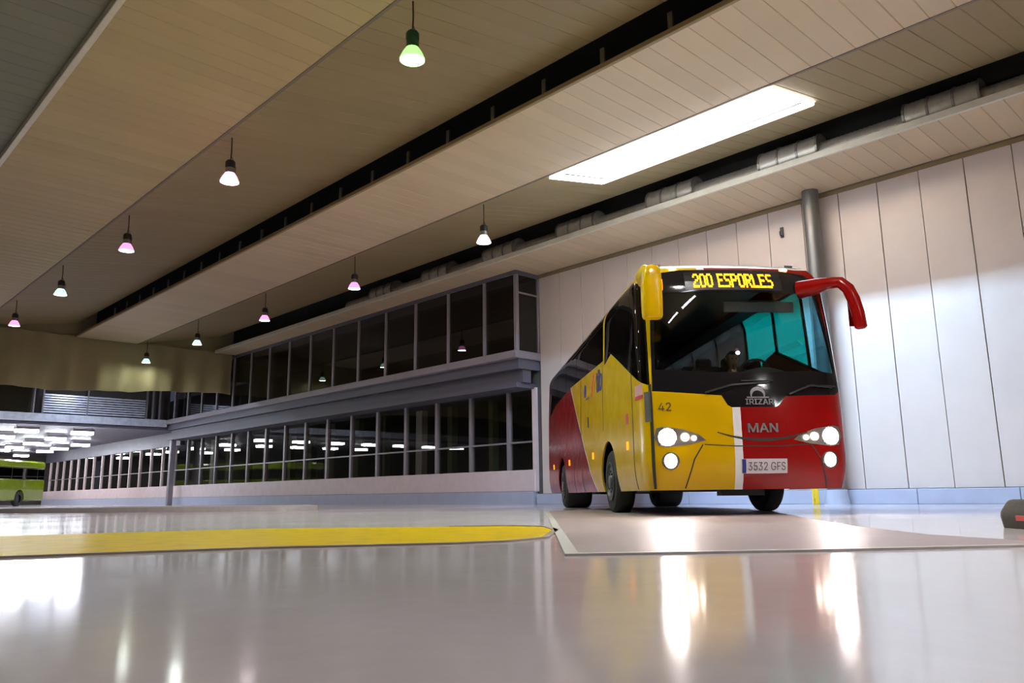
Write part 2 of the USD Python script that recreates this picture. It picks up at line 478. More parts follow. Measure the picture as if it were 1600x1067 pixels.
obj('tray', bx(-.22, .22, 0, 36, 0, .06), MAT['duct_ring'], ed)
for k in range(24):
    obj('hanger', bx(-.24, -.20, .8 + k * 1.5, .9 + k * 1.5, 0, .45), MAT['duct_ring'], ed)

# steel column, its yellow guard, conduit hook on the wall
co = thing('steel_column', (18.62, 8.42, 0), label='round grey steel column standing against the panel wall behind the coach', cat='column')
obj('shaft', lathe([(.001, 0), (.20, 0), (.20, 7.8), (.001, 7.8)], 32), MAT['steel'], co, smooth=50)
obj('base_plate', lathe([(.001, 0), (.29, 0), (.29, .05), (.24, .34), (.20, .34), (.001, .34)], 24), MAT['plinth'], co, smooth=40)
yg = thing('column_guard', (18.45, 8.86, 0), 40, label='small yellow steel guard bracket at the wall foot beside the column', cat='guard')
obj('post', rbox(-.16, -.10, -.04, .04, 0, .50, .01), MAT['yguard'], yg)
obj('post', rbox(.10, .16, -.04, .04, 0, .50, .01), MAT['yguard'], yg)
obj('web', rbox(-.10, .10, -.02, .02, .12, .40, .01), MAT['yguard'], yg)
wh = thing('wall_hook', (18.98, 9.42, 6.9), label='small black hook bracket high on the panel wall', cat='hook')
obj('plate', bx(-.03, .0, -.04, .04, 0, .28), MAT['black'], wh)
obj('hook', tube([(-.03, 0, .05), (-.10, 0, .02), (-.13, 0, .08), (-.12, 0, .15)], .015, 8, up=(0, 1, 0)), MAT['black'], wh)
sb = thing('rubber_kerb_stop', (7.08, 1.80, 0), math.degrees(-YAW), label='dark brown rounded rubber kerb stop at the right edge of the lane', cat='kerb stop')
ks = []
for xk, yk in ((.10, -.20), (.10, .20), (1.4, -.20), (1.4, .20)):
    for zk, rk in ((.03, .09), (.09, .10), (.16, .06)):
        c_ = trimesh.creation.icosphere(2, rk)
        c_.apply_translation((xk, yk, zk))
        c_.vertices[:, 2] = np.maximum(c_.vertices[:, 2], 0)
        ks.append(c_.vertices)
obj('block', hexa(np.vstack(ks)), MAT['stop'], sb, smooth=40)
obj('reflector', rbox(-.012, .004, -.14, .02, .06, .10, .003), MAT['reflector'], sb)

# ---------------------------------------------------------------- the window building on the right, receding
XF = 17.9          # face of the projecting upper storey
wb = thing('wall_side', kind='structure', label='two-storey window front with projecting upper floor, its walls and cornices')
obj('low_wall', rbox(XR - .10, XR + .25, 18.72, 80, .42, 1.14, .02), MAT['sill'], wb, label='white low wall under the lower windows')
obj('plinth', bx(XR - .16, XR + .2, 18.72, 80, 0, .42), MAT['plinth'], wb)
obj('end_return', bx(XR - .06, XR + .3, 18.66, 18.84, .42, 3.9), MAT['sill'], wb)
obj('soffit', bx(XF + .2, XR + .3, 18.72, 49.4, 3.85, 4.02), MAT['cornice'], wb)
obj('lower_cornice', bx(XF + .42, XF + .8, 18.62, 49.4, 4.02, 4.45), MAT['cornice'], wb)
obj('upper_cornice', bx(XF + .12, XR + .1, 18.52, 49.4, 4.45, 4.78), MAT['cornice'], wb)
obj('sill_band', rbox(XF - .10, XR + .1, 18.42, 49.4, 4.78, 5.04, .02), MAT['frame'], wb, label='pale sill band under the upper windows')
obj('header', bx(XF - .02, XR + .1, 18.46, 49.4, 7.66, 7.80), MAT['cornice'], wb)
obj('far_low_ceiling', bx(XR - .1, XR + .3, 49.4, 80, 3.6, 4.5), MAT['cornice'], wb)
obj('interior_floor', bx(XR + .25, XR + 5, 18.9, 80, -.2, .0), MAT['inside_dark'], wb)
obj('interior_back', bx(XR + 4.6, XR + 4.8, 18.9, 80, 0, 8), MAT['inside_dark'], wb)
obj('interior_slab', bx(XR + .1, XR + 4.8, 18.9, 80, 3.9, 4.5), MAT['inside_dark'], wb)
obj('interior_roof', bx(XF, XR + 4.8, 18.5, 49.4, 7.82, 8.0), MAT['inside_dark'], wb)
obj('interior_end', bx(XR + .3, XR + 4.8, 18.7, 18.85, 0, 8), MAT['inside_dark'], wb)
for k in range(14):
    yk = 20.2 + k * 2.3 + random.uniform(-.5, .5)
    w = random.uniform(.12, .5)
    obj('interior_post', bx(XR + 1.4, XR + 1.7, yk, yk + w, 0, 3.9), MAT['inside_mid' if k % 3 else 'sill'], wb)

wn = 0


def window(label, parts):
    global wn
    wn += 1
    w = thing(f'window_{wn}', kind='structure', label=label)
    for nm, m, mt in parts:
        obj(nm, m, MAT[mt], w)
    return w


ORD = ['first', 'second', 'third', 'fourth', 'fifth', 'sixth', 'seventh', 'eighth', 'ninth', 'tenth', 'eleventh', 'twelfth', 'thirteenth', 'fourteenth', 'fifteenth', 'sixteenth', 'seventeenth', 'eighteenth', 'nineteenth', 'twentieth', 'twenty-first', 'twenty-second', 'twenty-third', 'twenty-fourth', 'twenty-fifth', 'twenty-sixth', 'twenty-seventh', 'twenty-eighth', 'twenty-ninth', 'thirtieth', 'thirty-first']
window('narrow dark end window of the upper storey, facing the coach', [
    ('pane', bx(XF + .14, XR - .02, 18.53, 18.55, 5.04, 7.66), 'glass_up'), ('mullion', rbox(XF, XF + .13, 18.46, 18.60, 5.04, 7.66, .01), 'frame'),
    ('mullion', rbox(XR - .06, XR + .02, 18.46, 18.60, 5.04, 7.66, .01), 'frame'), ('transom', bx(XF + .13, XR - .06, 18.5, 18.57, 7.02, 7.08), 'frame')])
y = 18.6
for k in range(15):
    yb_ = 20.1 + 2.0 * k if k else 20.1
    window(f'{ORD[k]} dark upper window from the coach end of the window front', [
        ('pane', bx(XF + .05, XF + .07, y + .05, yb_ - .05, 5.04, 7.66), 'glass_up'),
        ('mullion', rbox(XF, XF + .16, yb_ - .07, yb_ + .07, 5.04, 7.66, .01), 'frame')])
    y = yb_
y = 18.84
for k in range(30):
    yb_ = 20.05 + 2.02 * k
    far = yb_ > 49
    window(f'{ORD[k]} lower window from the coach end of the window front', [
        ('pane', bx(XR + .04, XR + .06, y + .05, yb_ - .05, 1.14, 3.85), 'glass_low'),
        ('mullion', rbox(XR - .05, XR + .12, yb_ - .08, yb_ + .08, 1.14, 3.85 if not far else 3.65, .01), 'sill' if far else 'frame'),
        ('rail', bx(XR - .04, XR + .03, y + .05, yb_ - .05, 2.05, 2.11), 'frame')])
    y = yb_
obj('corner_post', rbox(18.15, 18.45, 48.8, 49.1, 0, 3.85, .03), MAT['frame'], wb, label='slim grey corner post of the building below the bridge corner')

# bridge building across the far end
br = thing('wall_bridge', kind='structure', label='louvred bridge storey crossing the far end of the hall')
obj('sill_band', rbox(-10, XF, 49.0, 49.5, 4.62, 5.05, .02), MAT['louvre'], br)
obj('under_band', bx(-10, XF + .3, 49.2, 49.7, 4.42, 4.62), MAT['cornice'], br)
obj('backing', bx(-10, XF + .3, 49.62, 49.7, 5.0, 9.3), MAT['inside_dark'], br)
for k in range(8):
    z = 5.12 + k * .135
    m = hexa([(x, yv, z + dz) for x in (11.2, 16.6) for yv, dz in ((49.1, 0), (49.1, .085), (49.18, .10), (49.18, .05))])
    obj('louvre_slat', m, MAT['louvre'], br)
for x in (10.7, 11.15, 13.4, 16.65, 17.0, 17.4):
    obj('post', bx(x, x + .07, 49.08, 49.25, 5.05, 7.6), MAT['frame'], br)
for k in range(7):
    xa = -9.9 + k * 2.95
    obj('pane', bx(xa, xa + 2.85, 49.3, 49.32, 5.05, 7.6), MAT['glass_up'], br)

obj('wall_end', bx(XL, XR + .3, 40.45, 40.6, 7.6, 11.2), MAT['curtain'], kind='structure', label='beige bulkhead above the cloth valance at the end of the ceiling')
# cloth valance hanging at the end of the bays
nx, nz = 260, 14
xs = np.linspace(-9.5, 17.85, nx)
v, f = [], []
for j in range(nz + 1):
    t = j / nz
    for i, x in enumerate(xs):
        fold = .24 * math.sin(x * 2.1 + .6 * math.sin(x * .9)) + .13 * math.sin(x * 5.3 + 1.0 + t * .8) + .25 * float(meshkit.noise((x * .7, t * 2, 3.0)) - .5)
        zb = 5.42 + .14 * math.sin(x * .45 + .4) + .018 * (x - 8)
        z = 7.9 + (zb - 7.9) * t
        v.append((x, 40.25 + fold * (.25 + .75 * t), z))
nv = len(v)
v = np.array(v)
v = np.vstack([v, v + [0, .03, 0]])
for j in range(nz):
    for i in range(nx - 1):
        a = j * nx + i
        f += [[a, a + nx, a + 1], [a + 1, a + nx, a + nx + 1], [nv + a, nv + a + 1, nv + a + nx], [nv + a + 1, nv + a + nx + 1, nv + a + nx]]
for i in range(nx - 1):
    a = nz * nx + i
    f += [[a, nv + a, a + 1], [a + 1, nv + a, nv + a + 1]]
obj('cloth_valance', (v, np.array(f)), MAT['curtain'], None, smooth=True, label='beige cloth valance hanging in folds across the end of the ceiling bays', cat='curtain')

# ---------------------------------------------------------------- pendant lamps
def pendant(x, y, z, top, tint, label, group=None, green=False):
    t = thing('pendant_lamp', (x, y, z), label=label, cat='pendant lamp', group=group)
    tint += '_full' if y < 20 and x < 10 else '_dim' if y < 36 else '_low' if y < 44 else '_full'
    hb = MAT['lampgreen'] if green else MAT['lampbody']
    obj('cable', tube([(0, 0, .50), (.012, .004, .50 + (top - z - .5) * .4), (.004, .0, .50 + (top - z - .5) * .75), (0, 0, top - z)], .014, 8), MAT['cable'], t)
    obj('loop_wire', tube([(.0, 0, .62), (.06, 0, .50), (.115, 0, .38), (.12, 0, .22)], .006, 6), MAT['cable'], t)
    obj('ballast', lathe([(.001, .31), (.095, .31), (.105, .34), (.105, .44), (.08, .48), (.03, .50), (.001, .50)], 20), hb, t, smooth=40)
    obj('neck', lathe([(.001, .20), (.10, .20), (.095, .31), (.001, .31)], 20), hb if green else MAT['duct_ring'], t, smooth=40)
    obj('shade', lathe([(.09, .21), (.10, .20), (.15, .12), (.195, .02), (.195, .0), (.185, .0), (.185, .02), (.14, .12), (.09, .195)], 28), MAT['shade_' + tint], t, smooth=40)
    obj('lens', lathe([(.001, -.012), (.12, -.006), (.184, .005), (.184, .02), (.001, .02)], 28), MAT['lens_' + tint], t, smooth=40)
    return t


rows1 = [(8.97, 'green', 'green-tinted pendant lamp with dark green housing, nearest and highest in the picture'), (15.4, 'pink', 'pinkish white pendant lamp, second of the left row'), (21.75, 'pink', 'pinkish pendant lamp, third of the left row'), (28.0, 'mint', 'mint white pendant lamp, fourth of the left row'), (34.2, 'pink', 'purple-pink pendant lamp, last of the left row by the left picture edge')]
for i, (y, tint, lb) in enumerate(rows1):
    pendant(6.55, y, 6.86, ZS + .06, tint, lb, 'pendant lamps under the ceiling', green=(i == 0))
HID = [(6.55, 45.6), (13.15, 45.4)]
rows2 = [(14.75, 'white', 'white pendant lamp nearest the light opening, first of the right row'), (20.95, 'pink', 'pinkish pendant lamp, second of the right row'), (27.05, 'pink', 'rosy pendant lamp, third of the right row'), (33.25, 'mint', 'mint green pendant lamp, fourth of the right row'), (39.3, 'mint', 'white pendant lamp before the cloth valance, last of the right row')]
for y, tint, lb in rows2:
    pendant(13.15, y, 6.80, ZS + .08, tint, lb, 'pendant lamps under the ceiling')
for y, tint, w in ((2.7, 'white', 'first'), (-3.6, 'pink', 'second'), (-9.9, 'white', 'third'), (-16.2, 'mint', 'fourth')):
    pendant(6.55, y, 6.86, ZS + .06 + (.1 if y < -3 else 0), tint, f'{w} pendant lamp of the left row beside and behind the viewer', 'pendant lamps behind the viewer')

for (x, y), w in zip(HID, ('left', 'right')):
    pendant(x, y, 6.9, 8.62, 'cool', f'pendant lamp of the {w} row hidden behind the cloth valance', 'pendant lamps behind the valance')
# fluorescent panels under the low far ceiling
FP = [
    (13.5, 49.9, 'glowing box light beyond the bridge, front row, second from the window wall'),
    (10.7, 49.9, 'glowing box light beyond the bridge, front row, third from the window wall'),
    (7.9, 49.9, 'glowing box light beyond the bridge, front row, fourth from the window wall'),
    (5.1, 49.9, 'glowing box light beyond the bridge, front row, fifth from the window wall'),
    (2.3, 49.9, 'glowing box light beyond the bridge, front row, sixth from the window wall'),
    (-0.5, 49.9, 'glowing box light beyond the bridge, front row, seventh from the window wall'),
    (-3.3, 49.9, 'glowing box light beyond the bridge, front row, eighth from the window wall'),
    (13.5, 55.4, 'glowing box light beyond the bridge, second row, second from the window wall'),
    (10.7, 55.4, 'glowing box light beyond the bridge, second row, third from the window wall'),
    (7.9, 55.4, 'glowing box light beyond the bridge, second row, fourth from the window wall'),
    (5.1, 55.4, 'glowing box light beyond the bridge, second row, fifth from the window wall'),
    (2.3, 55.4, 'glowing box light beyond the bridge, second row, sixth from the window wall'),
    (16.4, 60.8, 'glowing box light beyond the bridge, third row, nearest the window wall'),
    (13.5, 60.8, 'glowing box light beyond the bridge, third row, second from the window wall'),
    (10.7, 60.8, 'glowing box light beyond the bridge, third row, third from the window wall'),
    (16.4, 66.0, 'glowing box light beyond the bridge, fourth row, nearest the window wall'),
    (13.5, 66.0, 'glowing box light beyond the bridge, fourth row, second from the window wall'),
    (10.7, 66.0, 'glowing box light beyond the bridge, fourth row, third from the window wall'),
    (16.4, 70.0, 'glowing box light beyond the bridge, fifth row, nearest the window wall'),
    (13.5, 70.0, 'glowing box light beyond the bridge, fifth row, second from the window wall'),
    (16.4, 77.5, 'glowing box light beyond the bridge, last row, nearest the window wall'),
    (13.5, 77.5, 'glowing box light beyond the bridge, last row, second from the window wall'),
]
for x, y, lb in FP:
    t = thing('box_light', (x, y, 3.98), label=lb, cat='ceiling light', group='box lights beyond the bridge')
    obj('frame', rbox(-.56, .56, -.32, .32, .22, .36, .01), MAT['frame'], t)
    obj('diffuser', rbox(-.54, .54, -.30, .30, .04, .22, .03), MAT['fluo'], t)
    for q in (-.5, .5):
        obj('hanger_rod', cyl((q, 0, .36), (q, 0, .48), .012, 6), MAT['frame'], t)

# tube lights across the tan soffit above the viewer, seen mirrored in the coach's windscreen
for xa, w in ((3.45, 'left'), (5.0, 'right')):
    t = thing('tube_light', (xa, .67, ZS - .10), label=f'fluorescent tube light on the soffit above the viewer, {w} of the pair', cat='ceiling light')
    obj('body', rbox(0, 1.2, -.06, .06, .05, .10, .01), MAT['sill'], t)
    obj('tube', cat([cyl((.03, q, .03), (1.17, q, .03), .018, 10) for q in (-.035, .035)]), MAT['fluo'], t)
#BUS#
# ---------------------------------------------------------------- the coach
# shell coordinates: s along the plan outline (0 = front centre, + towards the coach's left), v up the wall, then over the roof shoulder
LEN, HW = 11.6, 1.365
FL, CX = 1.02, -.52          # half width of the flat front, where the straight side begins
_pl = [(-.10 * (y / FL) ** 2, y) for y in np.linspace(0, FL, 12)]
p0, p1, p2, p3 = np.array([-.10, FL]), np.array([-.155, FL + .22]), np.array([-.19, HW]), np.array([CX, HW])
for t in np.linspace(0, 1, 18)[1:]:
    q = p0 * (1 - t) ** 3 + 3 * p1 * t * (1 - t) ** 2 + 3 * p2 * t * t * (1 - t) + p3 * t ** 3
    _pl.append((q[0], q[1]))
_pl += [(-LEN + .55, HW)]
for t in np.linspace(0, math.pi / 2, 8)[1:]:
    _pl.append((-LEN + .55 - .55 * math.sin(t), HW - .55 + .55 * math.cos(t)))
_pl.append((-LEN, 0))
_pl = np.array(_pl)
_sl = np.concatenate([[0], np.cumsum(np.linalg.norm(np.diff(_pl, axis=0), axis=1))])
S_SIDE = float(_sl[11 + 17])          # s where the straight side begins
SMAX = float(_sl[-1])
_tg = np.gradient(_pl, _sl, axis=0)
_tg /= np.linalg.norm(_tg, axis=1, keepdims=True)
Z0, ZT, INS = 3.16, 3.60, .42
VT = Z0 + .66                          # v at the top of the shoulder


def sx(x):
    """s (positive) of the side point at x (behind the corner)."""
    return S_SIDE + (CX - x) if x <= CX else float(np.interp(-x, -_pl[:29, 0], _sl[:29]))


def shell(s, v, off=0.0):
    """Points of the coach's skin; off > 0 lies outside it."""
    s, v = np.broadcast_arrays(np.asarray(s, float), np.asarray(v, float))
    sg = np.where(s < 0, -1.0, 1.0)
    a = np.abs(s)
    cx, cy = np.interp(a, _sl, _pl[:, 0]), np.interp(a, _sl, _pl[:, 1])
    tx, ty = np.interp(a, _sl, _tg[:, 0]), np.interp(a, _sl, _tg[:, 1])
    L = np.hypot(tx, ty)
    nx_, ny_ = ty / L, -tx / L
    t = np.clip((v - Z0) / (VT - Z0), 0, 1) * math.pi / 2
    z = np.where(v <= Z0, v, Z0 + (ZT - Z0) * np.sin(t))
    low = np.clip((.75 - v) / .42, 0, 1) ** 2 * .06
    tumb = np.clip((v - 1.2) / 1.9, 0, 1) ** 2 * .05
    inset = np.where(v > Z0, INS * (1 - np.cos(t)), 0) + low + tumb
    rake = (.26 * np.clip((z - 1.35) / 2.0, 0, 1.2) ** 1.4 + .06 * np.clip((.8 - z) / .5, 0, 1) ** 2) * np.clip((2.6 - a) / 1.5, 0, 1) ** 1.0
    # slope of the skin in v for the normal
    up = np.where(v > Z0, np.sin(t), 0.0)
    ho = np.sqrt(1 - up * up)
    X = cx - nx_ * inset - rake + nx_ * ho * off
    Y = np.where(s > 0, 1.09, 1.0) * sg * (cy - ny_ * inset + ny_ * ho * off)
    return np.stack([X, Y, z + up * off], -1)


S_LINES = sorted(set(np.round(np.concatenate([np.arange(-2.64, 2.65, .12), np.arange(2.9, SMAX, .45), -np.arange(2.9, SMAX, .45), [SMAX, -SMAX], sorted(list(SMAX - np.arange(.1, 1.8, .12)) + list(-SMAX + np.arange(.1, 1.8, .12)))]), 4)))
V_LINES = np.concatenate([[.2, .33, .45, .55, .65, .75, .95, 1.2, 1.4, 1.6, 1.8, 2.0, 2.2, 2.4, 2.6, 2.8, 3.0], np.linspace(Z0, VT, 9)])


def patch(poly, off=0.0, thick=.02):
    """A solid curved plate: the (s, v) polygon laid on the skin, its outer face at off."""
    V, F, idx = [], [], {}

    def vid(p):
        k = (round(p[0], 4), round(p[1], 4))
        if k not in idx:
            idx[k] = len(V)
            V.append(k)
        return idx[k]
    bds = poly.bounds
    ss = [a for a in S_LINES if bds[0] - 1e-6 < a < bds[2] + 1e-6]
    ss = sorted(set([bds[0]] + ss + [bds[2]]))
    vs = [a for a in V_LINES if bds[1] - 1e-6 < a < bds[3] + 1e-6]
    vs = sorted(set([bds[1]] + vs + [bds[3]]))
    for i in range(len(ss) - 1):
        for j in range(len(vs) - 1):
            if ss[i + 1] - ss[i] < 1e-6 or vs[j + 1] - vs[j] < 1e-6:
                continue
            g = shapely.intersection(poly, sbox(ss[i], vs[j], ss[i + 1], vs[j + 1]))
            for q in getattr(g, 'geoms', [g]):
                if q.geom_type != 'Polygon' or q.area < 1e-7:
                    continue
                vv, ff = trimesh.creation.triangulate_polygon(q, engine='earcut')
                ids = [vid(p) for p in vv]
                for t in ff:
                    t = [ids[t[0]], ids[t[1]], ids[t[2]]]
                    if len(set(t)) == 3:
                        a, b, c = (np.array(V[k]) for k in t)
                        ar = (b[0] - a[0]) * (c[1] - a[1]) - (b[1] - a[1]) * (c[0] - a[0])
                        if abs(ar) < 1e-9:
                            continue
                        F.append(t if ar > 0 else [t[0], t[2], t[1]])
    V = np.array(V)
    F = np.array(F)
    n = len(V)
    P = np.vstack([shell(V[:, 0], V[:, 1], off), shell(V[:, 0], V[:, 1], off - thick)])
    e = np.vstack([F[:, [0, 1]], F[:, [1, 2]], F[:, [2, 0]]])
    key = {}
    for a, b in e:
        key[(a, b)] = 1
    rimf = []
    for a, b in e:
        if (b, a) not in key:
            rimf += [[a, n + a, b], [b, n + a, n + b]]
    # v up, s to the viewer's right seen from outside: counter-clockwise is outward
    return trimesh.Trimesh(P, np.vstack([F, F[:, ::-1] + n] + ([np.array(rimf)] if rimf else [])), process=False)


def wrap(m, s0, v0, off=.004, ks=1.0, kv=1.0):
    """Lays flat lettering (x right, y up, z out) on the skin."""
    v = np.array(m.vertices)
    s = s0 + v[:, 0] * ks
    z = v0 + v[:, 1] * kv
    base = shell(s, z, 0.0)
    out = shell(s, z, 1.0) - base
    return trimesh.Trimesh(base + out * (off + v[:, 2])[:, None], m.faces, process=False)


BUS = thing('coach', (9.4526 + .09 * .7709, 5.4756 - .09 * .637, 0), -129.5649, label='yellow and red motor coach with lit headlights driving towards the viewer', cat='bus')
R = lambda pts: Polygon(pts)
full = sbox(-SMAX, .34, SMAX, VT)
mask = R([(-1.25, 1.66), (-.33, 1.58), (-.26, 1.45), (-.21, 1.42), (.37, 1.42), (.43, 1.46), (.51, 1.57), (1.22, 1.60), (1.34, 1.66), (1.29, 2.3), (1.20, 3.22), (1.10, 3.39), (.7, 3.46), (-.7, 3.46), (-1.10, 3.39), (-1.18, 3.22), (-1.23, 2.3)])
shield = R([(-1.19, 1.96), (-.4, 1.90), (.3, 1.90), (.9, 1.93), (1.29, 1.90), (1.25, 2.3), (1.15, 3.08), (-1.12, 3.08), (-1.18, 2.3)])
sR = lambda x: -sx(x)
WT = 3.42
door_glass = R([(sR(-2.92), 2.46), (sR(-2.35), 2.56), (sR(-.19), 1.74), (sR(-.19), 3.22), (sR(-.8), 3.36), (sR(-2.92), WT)])
side_r = R([(sR(-10.9), 2.30), (sR(-9.6), 2.52), (sR(-6.9), 2.62), (sR(-3.06), 2.56), (sR(-3.06), WT), (sR(-10.9), WT)])
side_l = R([(-p[0], p[1]) for p in door_glass.union(sbox(sR(-3.1), 2.4, sR(-2.9), WT)).union(side_r).buffer(.002).exterior.coords])
arch = lambda x: Point(0, 0).buffer(1).__class__(unary_union([Point(sx(x), .50).buffer(.66, 24), sbox(sx(x) - .66, 0, sx(x) + .66, .5)]).exterior.coords)
arches = unary_union([arch(-2.75), arch(-8.5)])
arches = unary_union([arches, shapely.affinity.scale(arches, -1, 1, origin=(0, 0))])
shellp = full.difference(unary_union([mask, door_glass, side_r, side_l, arches]))
roofp = unary_union([sbox(-1.5, Z0 + .355, 1.5, VT), sbox(-SMAX, Z0 + .55, SMAX, VT)])
FLN = [(-.21, 0), (-.20, 1.62), (-.44, 3.2), (-.46, 4)]          # white stripe, its left edge on the front
SLN = [(sR(-6.93), 4), (sR(-6.93), 2.64), (sR(-4.05), .36), (sR(-4.0), 0)]
yellow_r = R(FLN + SLN)
wh = .11
stripe_f = R(FLN + [(x + wh, z) for x, z in FLN[::-1]])
stripe_s = R(SLN + [(x - .07, z) for x, z in SLN[::-1]])
ybody = shellp.intersection(yellow_r).difference(roofp)
rest = shellp.difference(yellow_r).difference(roofp)
wstr = rest.intersection(unary_union([stripe_f, stripe_s]))
rbody = rest.difference(wstr)


def patches(g, off=0.0, thick=.03):
    return cat([patch(q, off, thick) for q in getattr(g, 'geoms', [g]) if q.geom_type == 'Polygon' and q.area > 1e-4])


obj('yellow_bodywork', patches(ybody), MAT['yellow'], BUS, smooth=35, label='yellow painted bodywork')
obj('red_bodywork', patches(rbody), MAT['red'], BUS, smooth=35, label='red painted bodywork')
for _g in wstr.geoms:
    obj('white_stripe', patches(_g), MAT['white'], BUS, smooth=35, label='white stripe between the yellow and red paint')
# roof: shoulder and cap
rp = patches(roofp)
ring = shell(np.array(sorted(set(S_LINES))), VT)
o2 = Polygon(ring[:, :2]).buffer(0)
o2 = max(getattr(o2, 'geoms', [o2]), key=lambda g: g.area)
cap = prism(o2, ZT - .03, ZT + .004)
obj('roof', cat([rp, cap]), MAT['white'], BUS, smooth=35, label='white roof')
# windscreen surround and glass
obj('windscreen_surround', patches(mask.difference(shield)), MAT['mask'], BUS, smooth=35, label='glossy black windscreen surround')
obj('windscreen', patch(shield, 0.0, .008), MAT['glass_shield'], BUS, smooth=35)


def split_panes(g, xs_, sign, mt, name='side_window'):
    for a, b in zip(xs_[:-1], xs_[1:]):
        s0_, s1_ = sorted((sign * sx(a), sign * sx(b)))
        q = g.intersection(sbox(s0_ + .025, 0, s1_ - .025, 4))
        if not q.is_empty:
            obj(name, patches(q.buffer(-.012), 0.0, .008), MAT[mt], BUS, smooth=35)
    rings = []
    for x in xs_:
        q = g.intersection(sbox(sign * sx(x) - .035, 0, sign * sx(x) + .035, 4))
        if not q.is_empty:
            rings.append(q)
    fr = unary_union(rings + [g.difference(g.buffer(-.045))])
    obj('window_frame', patches(fr, -.002, .02), MAT['mask'], BUS, smooth=35)


split_panes(side_r, (-3.06, -4.6, -6.15, -7.7, -9.25, -10.9), -1, 'glass_side')
split_panes(side_l, (-.19, -1.15), 1, 'glass_cab', 'driver_window')
split_panes(side_l, (-1.15, -2.3, -3.6), 1, 'glass_teal')
split_panes(side_l, (-3.6, -5.2, -6.8, -8.4, -10.9), 1, 'glass_side')
split_panes(door_glass, (-.19, -.84, -2.92), -1, 'glass_side', 'door_window')
# seams: door edges, side panel joints, bonnet groove
def strip(pts, w, off=.003, th=.012):
    return patches(LineString(pts).buffer(w, cap_style=2, join_style=2), off, th)


obj('door_seam', strip([(sR(-.19), .36), (sR(-.19), 1.76)], .022), MAT['gasket'], BUS)
obj('door_seam', strip([(sR(-.84), .36), (sR(-.84), 2.0)], .016), MAT['gasket'], BUS)
obj('panel_seam', strip([(sR(-3.10), 1.35), (sR(-3.10), 2.5)], .012), MAT['gasket'], BUS)
obj('panel_seam', strip([(sR(-5.50), .36), (sR(-5.50), 2.56)], .022), MAT['gasket'], BUS)
obj('panel_seam', strip([(sR(-6.6), .36), (sR(-6.6), 1.2)], .016), MAT['gasket'], BUS)
obj('bumper_seam', strip([(-.62, .93), (-.74, .74), (-.86, .36)], .008), MAT['gasket'], BUS)
obj('bumper_seam', strip([(.80, .93), (.92, .74), (1.02, .36)], .008), MAT['gasket'], BUS)
obj('bumper_seam', strip([(-.60, .93), (-.2, .905), (.4, .90), (.80, .93)], .006), MAT['gasket'], BUS)
gl = [(x, .985 + .10 * ((x - .17) / .58) ** 2) for x in np.linspace(-.42, .76, 15)]
obj('grille_groove', patches(Polygon([(x, z + .006 + .016 * (1 - abs(x - .17) / .62)) for x, z in gl] + [(x, z - .006 - .016 * (1 - abs(x - .25) / .63)) for x, z in gl[::-1]]), .004, .02), MAT['gasket'], BUS, label='dark smile-shaped groove under the maker letters')
obj('door_panel_handle', strip([(sR(-4.62), 1.54), (sR(-4.62), 1.74)], .03, .012), MAT['black'], BUS)

# headlights: dark almond housing, clear cover, two bulbs
for sg in (-1, 1):
    c0 = .05
    al = R([(sg * (.52 + c0), .985), (sg * (.62 + c0), 1.065), (sg * (.82 + c0), 1.135), (sg * (1.08 + c0), 1.175), (sg * (1.17 + c0), 1.16), (sg * (1.205 + c0), 1.03), (sg * (1.15 + c0), .92), (sg * (1.0 + c0), .905), (sg * (.74 + c0), .935)])
    hl = obj('headlight', patch(al, .004, .03), MAT['duct_ring'], BUS, smooth=35)

    def disc(s, v, r, off, n=20, kx=1.0):
        return patch(Polygon([(s + kx * r * math.cos(a), v + r * math.sin(a)) for a in np.linspace(0, 2 * math.pi, n, endpoint=False)]), off, .01)
    obj('reflector_ring', patches(Point(sg * (1.03 + c0), 1.035).buffer(.135, 16).difference(Point(sg * (1.03 + c0), 1.035).buffer(.115, 16)), .010, .02), MAT['chrome'], hl)
    obj('main_bulb', disc(sg * (1.03 + c0), 1.035, .115, .014), MAT['head'], hl)
    obj('inner_bulb', disc(sg * (.80 + c0), 1.03, .055, .014), MAT['head_in'], hl)
    obj('inner_bulb', disc(sg * (.685 + c0), 1.015, .035, .014), MAT['head_in'], hl)
    obj('cover', patch(al.buffer(-.01), .026, .004), MAT['glass_lens'], hl, smooth=35)
    fg = obj('fog_lamp', patches(Point(sg * (1.0 + c0), .72).buffer(.115, 16), .006, .03), MAT['black'], BUS)
    obj('bulb', disc(sg * (1.0 + c0), .72, .095, .012, kx=.85), MAT['fog'], fg)

# number plate with its characters
plq = sbox(-.125, .545, .455, .735)
pl_ = obj('number_plate', patch(plq, .02, .015), MAT['plate'], BUS)
obj('country_strip', patch(sbox(-.12, .55, -.07, .73), .022, .004), MAT['blue'], pl_)
tm = meshkit.text_mesh('3532 GFS', .105, .003, bold=False)
w_ = tm.bounds[1][0]
obj('characters', wrap(tm, -.045, .585, .021, ks=.475 / w_), MAT['plate_ink'], pl_)
tm = meshkit.text_mesh('MAN', .115, .012, bold=True)
w_ = tm.bounds[1][0]
obj('maker_letters', wrap(tm, -.03, 1.085, .004, ks=.40 / w_), MAT['chrome'], BUS, label='silver maker letters on the red front')
tm = meshkit.text_mesh('IRIZAR', .075, .006, bold=True)
w_ = tm.bounds[1][0]
obj('builder_letters', wrap(tm, -.02, 1.455, .004, ks=.36 / w_), MAT['grey_logo'], BUS, label='dim grey letters on the black surround')
lg = [Point(.15, 1.60).buffer(.095, 20).difference(Point(.15, 1.57).buffer(.075, 20)), sbox(.01, 1.545, .29, 1.56)]
obj('builder_emblem', patches(unary_union(lg), .006, .008), MAT['grey_logo'], BUS)
tm = meshkit.text_mesh('42', .11, .003, bold=False)
